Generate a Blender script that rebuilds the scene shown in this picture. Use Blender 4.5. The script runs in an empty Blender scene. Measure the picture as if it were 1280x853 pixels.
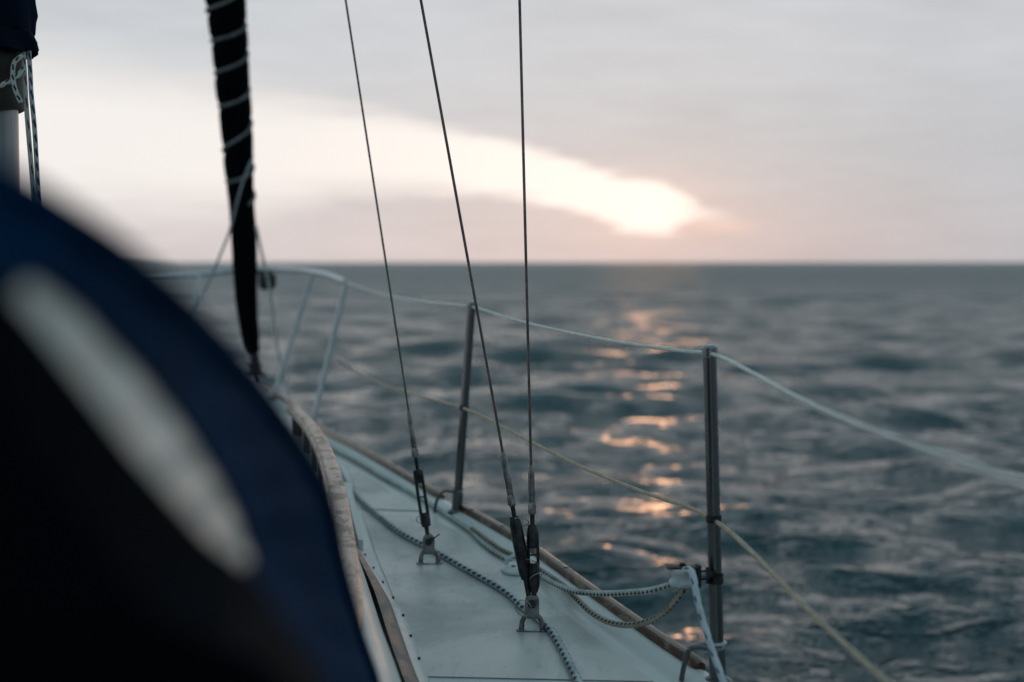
import bpy, bmesh, math, random
import numpy as np
from mathutils import Vector

random.seed(7)
rng = np.random.default_rng(11)
R = math.radians
C = bpy.context.scene.collection
sc = bpy.context.scene

# ------------------------------------------------------------------ camera
H = 1.75                      # eye height above the water
FPX = 50 / 36 * 1280
PITCH = math.atan((426.5 - 328) / FPX)
cam = bpy.data.cameras.new('camera')
cam.lens = 50; cam.sensor_width = 36; cam.sensor_fit = 'HORIZONTAL'
cam.clip_start = 0.02; cam.clip_end = 40000
cam.dof.use_dof = True; cam.dof.focus_distance = 2.95; cam.dof.aperture_fstop = 2.2
camo = bpy.data.objects.new('camera', cam); C.objects.link(camo)
camo.location = (0, 0, H); camo.rotation_euler = (R(90) - PITCH, 0, 0)
sc.camera = camo

# ------------------------------------------------------------------ render / exposure
sc.view_settings.view_transform = 'Standard'
sc.view_settings.look = 'None'
sc.view_settings.exposure = 0.3
sc.view_settings.gamma = 1.0
sc.view_settings.use_curve_mapping = False
sc.render.engine = 'CYCLES'
sc.cycles.max_bounces = 8
sc.cycles.use_denoising = True
sc.cycles.sample_clamp_indirect = 6.0
sc.cycles.caustics_reflective = False
sc.cycles.caustics_refractive = False

# ------------------------------------------------------------------ node helpers
class NT:
    def __init__(s, tree): s.t = tree; s.n = tree.nodes; s.l = tree.links
    def node(s, kind, **kw):
        n = s.n.new(kind)
        for k, v in kw.items(): setattr(n, k, v)
        return n
    def set(s, sock, v):
        if isinstance(v, bpy.types.NodeSocket): s.l.new(v, sock)
        else: sock.default_value = v
    def m(s, op, a, b=0.0, c=None, clamp=False):
        n = s.node('ShaderNodeMath', operation=op); n.use_clamp = clamp
        s.set(n.inputs[0], a); s.set(n.inputs[1], b)
        if c is not None: s.set(n.inputs[2], c)
        return n.outputs[0]
    def mix(s, f, a, b, blend='MIX'):
        n = s.node('ShaderNodeMix', data_type='RGBA', blend_type=blend)
        s.set(n.inputs[0], f)
        for i, v in ((6, a), (7, b)):
            s.set(n.inputs[i], v if isinstance(v, bpy.types.NodeSocket) else (*v, 1))
        return n.outputs[2]
    def smooth(s, x, lo, hi, a=0.0, b=1.0):
        n = s.node('ShaderNodeMapRange', interpolation_type='SMOOTHSTEP')
        s.set(n.inputs[0], x); s.set(n.inputs[1], lo); s.set(n.inputs[2], hi); s.set(n.inputs[3], a); s.set(n.inputs[4], b)
        return n.outputs[0]
    def noise(s, vec, scale, detail=3.0, rough=0.55, dist=0.0):
        n = s.node('ShaderNodeTexNoise'); s.l.new(vec, n.inputs['Vector'])
        n.inputs['Scale'].default_value = scale; n.inputs['Detail'].default_value = detail
        n.inputs['Roughness'].default_value = rough; n.inputs['Distortion'].default_value = dist
        return n.outputs['Fac']
    def mapping(s, vec, scale=(1, 1, 1), rot=(0, 0, 0)):
        n = s.node('ShaderNodeMapping'); s.l.new(vec, n.inputs[0])
        n.inputs['Scale'].default_value = scale; n.inputs['Rotation'].default_value = rot
        return n.outputs[0]
    def curve(s, x, pts):
        n = s.node('ShaderNodeFloatCurve'); s.set(n.inputs['Value'], x)
        c = n.mapping.curves[0]
        while len(c.points) < len(pts): c.points.new(0.5, 0.5)
        for p, (a, b) in zip(c.points, pts): p.location = (a, b); p.handle_type = 'AUTO'
        n.mapping.update()
        return n.outputs[0]

# ------------------------------------------------------------------ world: dusk overcast with a bright gap near the sun
SUN_AZ, SUN_EL = R(5.6), R(2.1)          # to the right of straight ahead, above the horizon
w = bpy.data.worlds.new('World'); sc.world = w; w.use_nodes = True
g = NT(w.node_tree); g.n.clear()
tc = g.node('ShaderNodeTexCoord').outputs['Generated']
sep = g.node('ShaderNodeSeparateXYZ'); g.l.new(tc, sep.inputs[0])
az = g.m('MULTIPLY', g.m('ARCTAN2', sep.outputs[0], sep.outputs[1]), 57.2958)
el = g.m('MULTIPLY', g.m('ARCSINE', sep.outputs[2]), 57.2958)
skyv = g.mapping(tc, (3.0, 3.0, 14.0))
n1 = g.noise(skyv, 2.2, 4.0, 0.5)
n2 = g.noise(g.mapping(tc, (6, 6, 40), (0, R(6), 0)), 2.6, 5.0, 0.55)
# grey cloud cover: colour by elevation, darker to the right and behind
f_el = g.smooth(el, 0.0, 9.5)
left = g.mix(f_el, (.525, .505, .515), (.505, .53, .56))
right = g.mix(f_el, (.385, .415, .455), (.48, .505, .54))
f_az = g.smooth(az, -16.0, 16.0)
base = g.mix(f_az, left, right)
hi = g.smooth(el, 10.0, 30.0)
base = g.mix(hi, base, (.20, .345, .40))
back = g.smooth(g.m('ABSOLUTE', az), 40.0, 120.0)
base = g.mix(g.m('MULTIPLY', back, 0.85), base, (.165, .265, .325))
shade = g.m('ADD', 0.80, g.m('ADD', g.m('MULTIPLY', n1, 0.20), g.m('MULTIPLY', n2, 0.20)))
cmb = g.node('ShaderNodeCombineXYZ')
for i in range(3): g.l.new(shade, cmb.inputs[i])
base = g.mix(1.0, base, cmb.outputs[0], 'MULTIPLY')
# the gap: centre line and half width as functions of azimuth (-30..+15 degrees)
t = g.m('DIVIDE', g.m('ADD', az, 30.0), 45.0, clamp=True)
def T(a): return (a + 30) / 45
cen = g.m('MULTIPLY', g.curve(t, [(0, .64), (T(-18.5), .60), (T(-10.8), .56), (T(-4.5), .545), (T(-1.3), .49), (T(1.9), .405), (T(5.1), .295), (T(7.4), .25), (1, .16)]), 8.0)
wid = g.m('MULTIPLY', g.curve(t, [(0, .62), (T(-18.5), .52), (T(-10.8), .42), (T(-4.5), .31), (T(-1.3), .255), (T(1.9), .24), (T(5.1), .26), (T(6.8), .17), (T(8.3), .05), (1, .0)]), 4.0)
n3 = g.noise(g.mapping(tc, (9, 9, 130), (0, R(9), 0)), 2.2, 5.0, 0.6)
dev = g.m('ADD', g.m('SUBTRACT', el, cen), g.m('ADD', g.m('MULTIPLY', g.m('SUBTRACT', n2, .5), .9), g.m('MULTIPLY', g.m('SUBTRACT', n3, .5), 1.2)))
q = g.m('DIVIDE', g.m('ABSOLUTE', dev), g.m('ADD', wid, .02))
soft_l = g.smooth(az, -14.0, 3.0, 2.2, 1.25)
gap = g.smooth(q, soft_l, g.smooth(az, -12.0, 3.0, .4, .72))
gap = g.m('MULTIPLY', gap, g.smooth(az, 9.5, 6.0))
gcol = g.mix(g.smooth(az, -12.0, 4.0), (.765, .74, .72), (.84, .80, .765))
base = g.mix(gap, base, gcol)
# warm halo round the hidden sun and a small bright core
du = g.m('SUBTRACT', az, 5.6); dv = g.m('SUBTRACT', el, 2.1)
r2 = g.m('ADD', g.m('MULTIPLY', du, g.m('MULTIPLY', du, .35)), g.m('MULTIPLY', dv, dv))
halo = g.m('EXPONENT', g.m('MULTIPLY', r2, -.26))
core = g.m('EXPONENT', g.m('MULTIPLY', r2, -1.1))
base = g.mix(g.m('MULTIPLY', g.m('MULTIPLY', halo, .75), g.m('SUBTRACT', 1.0, g.m('MULTIPLY', gap, .6))), base, (.12, .05, .012), 'ADD')
base = g.mix(g.m('MULTIPLY', core, gap), base, (.06, .05, .04), 'ADD')
pink = g.m('MULTIPLY', g.m('EXPONENT', g.m('MULTIPLY', g.m('MULTIPLY', dev, dev), -.35)), g.smooth(az, 20.0, 6.0))
base = g.mix(g.m('MULTIPLY', pink, g.m('SUBTRACT', 1.0, gap)), base, (.022, .004, .0), 'ADD')
# a thin peach finger of cloud to the right of the gap
fu = g.m('MULTIPLY', g.m('SUBTRACT', az, 8.3), .75); fv = g.m('MULTIPLY', g.m('ADD', g.m('SUBTRACT', el, 1.42), g.m('MULTIPLY', g.m('SUBTRACT', n3, .5), .5)), 4.2)
fing = g.m('EXPONENT', g.m('MULTIPLY', g.m('ADD', g.m('MULTIPLY', fu, fu), g.m('MULTIPLY', fv, fv)), -1.0))
base = g.mix(g.m('MULTIPLY', fing, .9), base, (.17, .07, .03), 'ADD')
sky = g.node('ShaderNodeTexSky', sky_type='NISHITA'); sky.sun_disc = False
sky.sun_elevation = SUN_EL; sky.sun_rotation = SUN_AZ
skys = g.mix(1.0, sky.outputs[0], (.07, .07, .07), 'MULTIPLY')
col = g.mix(.94, skys, base)
bg = g.node('ShaderNodeBackground'); g.l.new(col, bg.inputs[0]); bg.inputs[1].default_value = 1.0
wo = g.node('ShaderNodeOutputWorld'); g.l.new(bg.outputs[0], wo.inputs[0])

# ------------------------------------------------------------------ sun, low and veiled
sl = bpy.data.lights.new('sun', 'SUN'); sl.energy = 0.018; sl.color = (1.0, .46, .20); sl.angle = R(4.2)
so = bpy.data.objects.new('sun', sl); C.objects.link(so)
sd = Vector((math.sin(SUN_AZ) * math.cos(SUN_EL), math.cos(SUN_AZ) * math.cos(SUN_EL), math.sin(SUN_EL)))
so.rotation_euler = sd.to_track_quat('Z', 'Y').to_euler(); so.location = (4, 40, 20)

# ------------------------------------------------------------------ measuring helpers: a sight line of the photo to a real position
def ray(px, py):
    u = (px - 640) / FPX; v = -(py - 426.5) / FPX
    return (u, math.cos(PITCH) + v * math.sin(PITCH), -math.sin(PITCH) + v * math.cos(PITCH))
def P(px, py, Y):
    d = ray(px, py); k = Y / d[1]
    return Vector((d[0] * k, Y, H + d[2] * k))
def zD(Y): return H - .765 + .028 * (Y - 2.68)        # deck height along the boat
def D(px, py, dz=0.0):
    d = ray(px, py); Y = 3.0
    for _ in range(40): Y = d[1] * (zD(Y) + dz - H) / d[2]
    k = Y / d[1]
    return Vector((d[0] * k, Y, H + d[2] * k))
def PL(px, py, A, B):
    """sight line meets the vertical plane through A and B (plan view)"""
    u = ray(px, py); u0 = u[0] / u[1]
    s = (B[0] - A[0]) / (B[1] - A[1])
    Y = (A[0] - s * A[1]) / (u0 - s)
    return P(px, py, Y)

# ------------------------------------------------------------------ object helpers
def tag(o, label, cat, group=None, kind=None):
    o['label'] = label; o['category'] = cat
    if group: o['group'] = group
    if kind: o['kind'] = kind
    return o
def thing(name, loc, label, cat, group=None):
    o = bpy.data.objects.new(name, None); C.objects.link(o); o.location = loc
    o.empty_display_size = .05
    return tag(o, label, cat, group)
def world_loc(o):
    v = Vector(o.location)
    while o.parent: o = o.parent; v += Vector(o.location)
    return v

class MB:
    def __init__(s): s.v = []; s.f = []; s.uv = []; s.sm = []; s.mi = []; s.cur = 0
    def add(s, vs, fs, uvs=None, smooth=True):
        b = len(s.v); s.v += [tuple(x) for x in vs]
        for i, f in enumerate(fs):
            s.f.append([b + k for k in f]); s.sm.append(smooth); s.mi.append(s.cur)
            s.uv.append(uvs[i] if uvs else [(0, 0)] * len(f))
    def box(s, c, size, ax=None, bev=0.0):
        """box with centre c, full size, axes ax (3 vectors)"""
        ax = ax or (Vector((1, 0, 0)), Vector((0, 1, 0)), Vector((0, 0, 1)))
        bm = bmesh.new(); bmesh.ops.create_cube(bm, size=1.0)
        for v in bm.verts: v.co = Vector((v.co.x * size[0], v.co.y * size[1], v.co.z * size[2]))
        if bev > 0: bmesh.ops.bevel(bm, geom=list(bm.edges), offset=bev, segments=2, affect='EDGES', profile=.6)
        bm.verts.index_update()
        vs = [Vector(c) + ax[0] * v.co.x + ax[1] * v.co.y + ax[2] * v.co.z for v in bm.verts]
        s.add(vs, [[v.index for v in f.verts] for f in bm.faces], None, False); bm.free()
    def tube(s, pts, r, sides=12, caps=True, closed=False, squash=None):
        pts = [Vector(p) for p in pts]; n = len(pts)
        rr = r if isinstance(r, (list, tuple)) else [r] * n
        vs = []; fs = []; uv = []
        tang = []
        for i in range(n):
            a = pts[(i - 1) % n] if (closed or i > 0) else pts[i]
            b = pts[(i + 1) % n] if (closed or i < n - 1) else pts[i]
            tang.append((b - a).normalized())
        t0 = tang[0]; ref = Vector((0, 0, 1)) if abs(t0.z) < .9 else Vector((1, 0, 0))
        nrm = (ref - t0 * ref.dot(t0)).normalized(); L = [0.0]
        for i in range(1, n): L.append(L[-1] + (pts[i] - pts[i - 1]).length)
        for i in range(n):
            tn = tang[i]; nrm = (nrm - tn * nrm.dot(tn)).normalized(); bn = tn.cross(nrm)
            for k in range(sides):
                a = 2 * math.pi * k / sides
                q1 = squash if squash else 1.0
                vs.append(pts[i] + nrm * (math.cos(a) * rr[i] * q1) + bn * (math.sin(a) * rr[i]))
        m = n if closed else n - 1
        for i in range(m):
            j = (i + 1) % n; Lj = L[j] if j > i else L[i] + .01
            for k in range(sides):
                k2 = (k + 1) % sides
                fs.append([i * sides + k, i * sides + k2, j * sides + k2, j * sides + k])
                uv.append([(k / sides, L[i]), ((k + 1) / sides, L[i]), ((k + 1) / sides, Lj), (k / sides, Lj)])
        if caps and not closed:
            fs.append(list(range(sides))[::-1]); uv.append([(0, 0)] * sides)
            fs.append([(n - 1) * sides + k for k in range(sides)]); uv.append([(0, 0)] * sides)
        s.add(vs, fs, uv)
    def lathe(s, base, axis, prof, sides=24):
        """prof: list of (distance along axis, radius)"""
        base = Vector(base); axis = Vector(axis).normalized()
        ref = Vector((0, 0, 1)) if abs(axis.z) < .9 else Vector((1, 0, 0))
        u = axis.cross(ref).normalized(); v = axis.cross(u)
        vs = []; fs = []
        for h, r in prof:
            for k in range(sides):
                a = 2 * math.pi * k / sides
                vs.append(base + axis * h + u * (math.cos(a) * r) + v * (math.sin(a) * r))
        for i in range(len(prof) - 1):
            for k in range(sides):
                k2 = (k + 1) % sides
                fs.append([i * sides + k, (i + 1) * sides + k, (i + 1) * sides + k2, i * sides + k2])
        fs.append([k for k in range(sides)]); fs.append([(len(prof) - 1) * sides + k for k in range(sides)][::-1])
        s.add(vs, fs)
    def grid(s, rows, smooth=True, closed=False):
        nr = len(rows); nc = len(rows[0]); vs = [p for r in rows for p in r]; fs = []; uv = []
        for i in range(nr - 1):
            for k in range(nc if closed else nc - 1):
                k2 = (k + 1) % nc
                fs.append([i * nc + k, i * nc + k2, (i + 1) * nc + k2, (i + 1) * nc + k])
                uv.append([(k / nc, i / nr), ((k + 1) / nc, i / nr), ((k + 1) / nc, (i + 1) / nr), (k / nc, (i + 1) / nr)])
        s.add(vs, fs, uv, smooth)
    def build(s, name, mat, parent=None, sharp=35):
        off = world_loc(parent) if parent else Vector((0, 0, 0))
        me = bpy.data.meshes.new(name)
        me.from_pydata([(x[0] - off.x, x[1] - off.y, x[2] - off.z) for x in s.v], [], s.f)
        ul = me.uv_layers.new(name='UVMap')
        ul.data.foreach_set('uv', [c for f in s.uv for u in f for c in u])
        me.polygons.foreach_set('use_smooth', s.sm)
        for mm in (mat if isinstance(mat, list) else [mat]): me.materials.append(mm)
        me.polygons.foreach_set('material_index', s.mi)
        me.update()
        if sharp: me.set_sharp_from_angle(angle=R(sharp))
        o = bpy.data.objects.new(name, me); C.objects.link(o)
        if parent: o.parent = parent
        return o
def rebase(o):
    """put a single-mesh thing's origin at its lowest point"""
    me = o.data; n = len(me.vertices); a = np.empty(n * 3, dtype=np.float32); me.vertices.foreach_get('co', a)
    a = a.reshape(-1, 3); b = a[a[:, 2].argmin()].copy(); a -= b
    me.vertices.foreach_set('co', a.ravel()); o.location = tuple(float(x) for x in b); me.update(); return o

def spline(pts, n=8, closed=False):
    pts = [Vector(p) for p in pts]; out = []
    N = len(pts)
    for i in range(N if closed else N - 1):
        if closed: p0, p1, p2, p3 = pts[(i - 1) % N], pts[i], pts[(i + 1) % N], pts[(i + 2) % N]
        else:
            p1, p2 = pts[i], pts[i + 1]
            p0 = pts[i - 1] if i > 0 else p1 * 2 - p2
            p3 = pts[i + 2] if i + 2 < N else p2 * 2 - p1
        d01 = max((p1 - p0).length, 1e-6) ** .5; d12 = max((p2 - p1).length, 1e-6) ** .5; d23 = max((p3 - p2).length, 1e-6) ** .5
        t0, t1 = 0, d01; t2 = t1 + d12; t3 = t2 + d23
        for k in range(n):
            tt = t1 + (t2 - t1) * k / n
            A1 = p0 * ((t1 - tt) / (t1 - t0)) + p1 * ((tt - t0) / (t1 - t0))
            A2 = p1 * ((t2 - tt) / (t2 - t1)) + p2 * ((tt - t1) / (t2 - t1))
            A3 = p2 * ((t3 - tt) / (t3 - t2)) + p3 * ((tt - t2) / (t3 - t2))
            B1 = A1 * ((t2 - tt) / (t2 - t0)) + A2 * ((tt - t0) / (t2 - t0))
            B2 = A2 * ((t3 - tt) / (t3 - t1)) + A3 * ((tt - t1) / (t3 - t1))
            out.append(B1 * ((t2 - tt) / (t2 - t1)) + B2 * ((tt - t1) / (t2 - t1)))
    if not closed: out.append(pts[-1])
    return out
def resample(pts, step):
    pts = [Vector(p) for p in pts]; L = [0]
    for a, b in zip(pts, pts[1:]): L.append(L[-1] + (b - a).length)
    n = max(2, int(round(L[-1] / step)) + 1); out = []; j = 0
    for i in range(n):
        d = L[-1] * i / (n - 1)
        while j < len(L) - 2 and L[j + 1] < d: j += 1
        f = (d - L[j]) / max(L[j + 1] - L[j], 1e-9); out.append(pts[j].lerp(pts[j + 1], min(f, 1)))
    return out

# ------------------------------------------------------------------ materials
def mat(name):
    m = bpy.data.materials.new(name); m.use_nodes = True
    gg = NT(m.node_tree); gg.n.clear()
    b = gg.node('ShaderNodeBsdfPrincipled'); o = gg.node('ShaderNodeOutputMaterial')
    gg.l.new(b.outputs[0], o.inputs[0])
    tcn = gg.node('ShaderNodeTexCoord')
    return m, gg, b, tcn, o
def bump(gg, b, h, strength, dist):
    n = gg.node('ShaderNodeBump'); gg.set(n.inputs['Height'], h)
    n.inputs['Strength'].default_value = strength; n.inputs['Distance'].default_value = dist
    gg.l.new(n.outputs[0], b.inputs['Normal'])
def simple(name, c1, c2, scale=8, rough=.5, rvar=.15, metal=0.0, bmp=0.0, bscale=200, spec=.5, stretch=(1, 1, 1), cut=(.35, .65)):
    m, gg, b, tcn, o = mat(name)
    v = gg.mapping(tcn.outputs['Object'], stretch)
    n = gg.noise(v, scale, 5, .6)
    gg.l.new(gg.mix(gg.smooth(n, *cut), c1, c2), b.inputs['Base Color'])
    n2_ = gg.noise(v, scale * 3.1, 4, .6)
    gg.l.new(gg.m('ADD', rough - rvar / 2, gg.m('MULTIPLY', n2_, rvar)), b.inputs['Roughness'])
    b.inputs['Metallic'].default_value = metal
    b.inputs['Specular IOR Level'].default_value = spec
    if bmp: bump(gg, b, gg.noise(tcn.outputs['Object'], bscale, 3, .6), 1.0, bmp)
    return m
M = {}
M['gelcoat'] = simple('gelcoat', (.72, .68, .64), (.62, .585, .55), 5, .38, .2)
M['hull'] = simple('hull_paint', (.5, .5, .49), (.45, .45, .44), 3, .25, .1)
M['plastic'] = simple('white_plastic', (.60, .61, .60), (.5, .5, .48), 40, .4, .15)
M['steel'] = simple('stainless_steel', (.40, .41, .42), (.30, .30, .31), 30, .28, .16, 1.0)
M['dullsteel'] = simple('weathered_steel', (.32, .31, .30), (.16, .15, .145), 60, .36, .2, .9)
M['tube'] = simple('stanchion_steel', (.17, .172, .175), (.14, .14, .145), 4, .27, .08, 1.0)
M['darksteel'] = simple('dark_steel', (.06, .06, .066), (.022, .022, .024), 60, .34, .25, .7)
M['wire_green'] = simple('wire_green', (.13, .16, .14), (.07, .09, .08), 40, .4, .2, .6)
M['wire_brown'] = simple('wire_brown', (.18, .14, .13), (.10, .08, .075), 40, .4, .2, .6)
M['white_tube'] = simple('white_tube', (.62, .64, .65), (.52, .54, .55), 12, .3, .15, 0.0)
M['black'] = simple('black_rubber', (.012, .012, .014), (.006, .006, .007), 30, .55, .15)
M['alu'] = simple('mast_aluminium', (.33, .34, .345), (.24, .25, .26), 9, .38, .15, .55, stretch=(4, 4, .6))
M['leather'] = simple('brown_leather', (.030, .016, .013), (.014, .008, .007), 18, .6, .2, bmp=.001, bscale=120)
M['white_wire'] = simple('lifeline_coating', (.80, .78, .73), (.66, .63, .58), 25, .42, .15)
M['cream_rope'] = simple('cream_line', (.62, .47, .34), (.46, .34, .24), 60, .75, .1, bmp=.0008, bscale=500)
M['grey_rope'] = simple('grey_line', (.38, .40, .41), (.25, .27, .29), 30, .8, .1, bmp=.001, bscale=400)
M['lash'] = simple('sun_bleached_line', (.24, .24, .24), (.12, .125, .125), 30, .8, .1, bmp=.001, bscale=400)

def rope_mat(name, fleck, cols=2, pitch=.030, base=(.52, .52, .48), size=.30):
    m, gg, b, tcn, o = mat(name)
    s = gg.node('ShaderNodeSeparateXYZ'); gg.l.new(tcn.outputs['UV'], s.inputs[0])
    u, v = s.outputs[0], s.outputs[1]
    uc = gg.m('MULTIPLY', u, float(cols)); ci = gg.m('FLOOR', uc)
    uf = gg.m('SUBTRACT', gg.m('FRACT', uc), .5)
    vv = gg.m('ADD', gg.m('DIVIDE', v, pitch), gg.m('MULTIPLY', ci, .333))
    jit = gg.noise(tcn.outputs['UV'], 9, 1)
    vf = gg.m('SUBTRACT', gg.m('FRACT', gg.m('ADD', vv, gg.m('MULTIPLY', jit, .25))), .5)
    vf2 = gg.m('ADD', vf, gg.m('MULTIPLY', uf, .5))
    d = gg.m('ADD', gg.m('MULTIPLY', gg.m('ABSOLUTE', uf), 1.0), gg.m('ABSOLUTE', vf2))
    f = gg.smooth(d, size, size - .09)
    dirt = gg.noise(tcn.outputs['Object'], 14, 5, .65)
    c = gg.mix(gg.smooth(dirt, .35, .7), base, tuple(x * .62 for x in base))
    gg.l.new(gg.mix(f, c, fleck), b.inputs['Base Color'])
    b.inputs['Roughness'].default_value = .8
    a1 = gg.m('SINE', gg.m('ADD', gg.m('MULTIPLY', u, 50.27), gg.m('MULTIPLY', v, 1300.0)))
    a2 = gg.m('SINE', gg.m('SUBTRACT', gg.m('MULTIPLY', u, 50.27), gg.m('MULTIPLY', v, 1300.0)))
    bump(gg, b, gg.m('MAXIMUM', a1, a2), .6, .0007)
    return m
M['rope_blue'] = rope_mat('rope_blue_fleck', (.012, .05, .13), 3, .029, (.70, .70, .66), .42)
M['rope_navy'] = rope_mat('rope_navy_fleck', (.012, .022, .045), 3, .020, (.68, .68, .63), .38)
M['rope_rust'] = rope_mat('rope_rust_tint', (.03, .02, .02), 3, .018, (.50, .42, .34), .36)
M['rope_red'] = rope_mat('rope_red_fleck', (.16, .02, .02), 3, .045, (.56, .55, .50), .30)
M['rope_tail'] = rope_mat('rope_tail_fleck', (.02, .10, .28), 3, .034, (.72, .74, .74), .30)

def wood_mat(name, c1, c2, worn, cut=(.52, .64), rough=.42):
    m, gg, b, tcn, o = mat(name)
    v = gg.mapping(tcn.outputs['Object'], (26, 3.2, 26), (0, 0, R(-18)))
    grain = gg.noise(v, 4, 6, .65, .6)
    c = gg.mix(gg.smooth(grain, .35, .68), c1, c2)
    pat = gg.noise(gg.mapping(tcn.outputs['Object'], (5, 2.2, 5), (0, 0, R(-18))), 6, 6, .7)
    f = gg.smooth(pat, *cut)
    gg.l.new(gg.mix(f, c, worn), b.inputs['Base Color'])
    gg.l.new(gg.m('ADD', rough, gg.m('MULTIPLY', f, .25)), b.inputs['Roughness'])
    bump(gg, b, grain, .5, .0012)
    return m
M['teak'] = wood_mat('worn_varnished_teak', (.13, .054, .023), (.06, .024, .011), (.29, .21, .15), (.53, .60), .33)
M['rail_teak'] = wood_mat('weathered_rail_teak', (.24, .11, .055), (.09, .04, .02), (.29, .17, .10), (.48, .62), .26)
M['post_teak'] = wood_mat('post_teak', (.16, .10, .065), (.10, .06, .04), (.2, .14, .1), (.5, .7), .4)
M['batten'] = wood_mat('grey_brown_batten', (.10, .08, .068), (.045, .036, .032), (.20, .17, .15), (.46, .62), .45)

def deck_mat():
    m, gg, b, tcn, o = mat('nonskid_deck')
    ob = tcn.outputs['Object']
    big = gg.noise(ob, 2.6, 6, .62, .5); sm_ = gg.noise(gg.mapping(ob, (6, 1.5, 6), (0, 0, R(-18))), 4, 7, .72, .4)
    c = gg.mix(gg.smooth(big, .36, .66), (.66, .60, .555), (.42, .39, .37))
    c = gg.mix(gg.m('MULTIPLY', gg.smooth(sm_, .50, .70), .5), c, (.26, .275, .275))
    scuff = gg.noise(gg.mapping(ob, (30, 3, 30), (0, 0, R(35))), 5, 4, .6)
    c = gg.mix(gg.m('MULTIPLY', gg.smooth(scuff, .66, .74), .4), c, (.24, .24, .23))
    spots = gg.noise(ob, 90, 2, .5)
    c = gg.mix(gg.m('MULTIPLY', gg.smooth(spots, .70, .76), .6), c, (.10, .10, .095))
    gg.l.new(c, b.inputs['Base Color'])
    gg.l.new(gg.m('ADD', .18, gg.m('MULTIPLY', big, .36)), b.inputs['Roughness'])
    bump(gg, b, gg.noise(ob, 520, 2, .5), .8, .0007)
    return m
M['deck'] = deck_mat()

def canvas_mat(name, c1, c2, trans=0.25):
    m, gg, b, tcn, o = mat(name)
    n = gg.noise(tcn.outputs['Object'], 7, 4, .6)
    c = gg.mix(gg.smooth(n, .3, .7), c1, c2)
    gg.l.new(c, b.inputs['Base Color']); b.inputs['Roughness'].default_value = .85
    b.inputs['Specular IOR Level'].default_value = .05
    bump(gg, b, gg.noise(tcn.outputs['Object'], 900, 2, .5), .4, .0006)
    if trans:
        tr = gg.node('ShaderNodeBsdfTranslucent'); gg.l.new(c, tr.inputs[0])
        ms = gg.node('ShaderNodeMixShader'); ms.inputs[0].default_value = trans
        gg.l.new(b.outputs[0], ms.inputs[1]); gg.l.new(tr.outputs[0], ms.inputs[2]); gg.l.new(ms.outputs[0], o.inputs[0])
    return m
M['navy'] = canvas_mat('navy_canvas', (.0015, .026, .075), (.001, .017, .05), .15)
M['shade_black'] = canvas_mat('painted_shade_black', (.0022, .0028, .0055), (.0018, .0022, .004), 0)  # near-black colour painted in for shade: hood's aft side and rail openings
M['cover'] = canvas_mat('sail_cover_canvas', (.006, .014, .032), (.004, .009, .02), .1)
M['uv_strip'] = canvas_mat('sail_sun_strip', (.0032, .0036, .0055), (.0024, .0027, .0042), 0)

def vinyl_mat():
    m, gg, b, tcn, o = mat('aged_clear_vinyl')
    n = gg.noise(tcn.outputs['Object'], 10, 4, .6)
    c = gg.mix(gg.smooth(n, .35, .7), (.93, .80, .72), (.78, .66, .58))
    gg.l.new(c, b.inputs['Base Color']); b.inputs['Roughness'].default_value = .38; b.inputs['Specular IOR Level'].default_value = .2
    tr = gg.node('ShaderNodeBsdfTranslucent'); gg.l.new(c, tr.inputs[0])
    ms = gg.node('ShaderNodeMixShader'); ms.inputs[0].default_value = .2
    gg.l.new(b.outputs[0], ms.inputs[1]); gg.l.new(tr.outputs[0], ms.inputs[2]); gg.l.new(ms.outputs[0], o.inputs[0])
    return m
M['vinyl'] = vinyl_mat()

def water_mat():
    m, gg, b, tcn, o = mat('sea_water')
    b.inputs['Base Color'].default_value = (.003, .040, .048, 1)
    b.inputs['IOR'].default_value = 1.333
    ob = tcn.outputs['Object']
    ln = gg.node('ShaderNodeVectorMath', operation='LENGTH'); gg.l.new(ob, ln.inputs[0])
    far = gg.m('LOGARITHM', ln.outputs['Value'], 10.0)          # ripples too small to mesh far out act as roughness
    gg.l.new(gg.smooth(far, 1.1, 2.3, .05, .37), b.inputs['Roughness'])
    v1 = gg.mapping(ob, (1.0, 2.0, 1.0), (0, 0, R(12)))
    v2 = gg.mapping(ob, (1.0, 1.9, 1.0), (0, 0, R(-20)))
    a = gg.noise(v1, 1.9, 4, .55, .3); c = gg.noise(v2, 5.5, 3, .5, .2); e = gg.noise(v1, 17.0, 2, .5, .2)
    h = gg.m('ADD', gg.m('ADD', gg.m('MULTIPLY', a, .16), gg.m('MULTIPLY', c, .055)), gg.m('MULTIPLY', e, .022))
    bump(gg, b, h, 1.0, 1.0)
    return m
M['water'] = water_mat()

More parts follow.
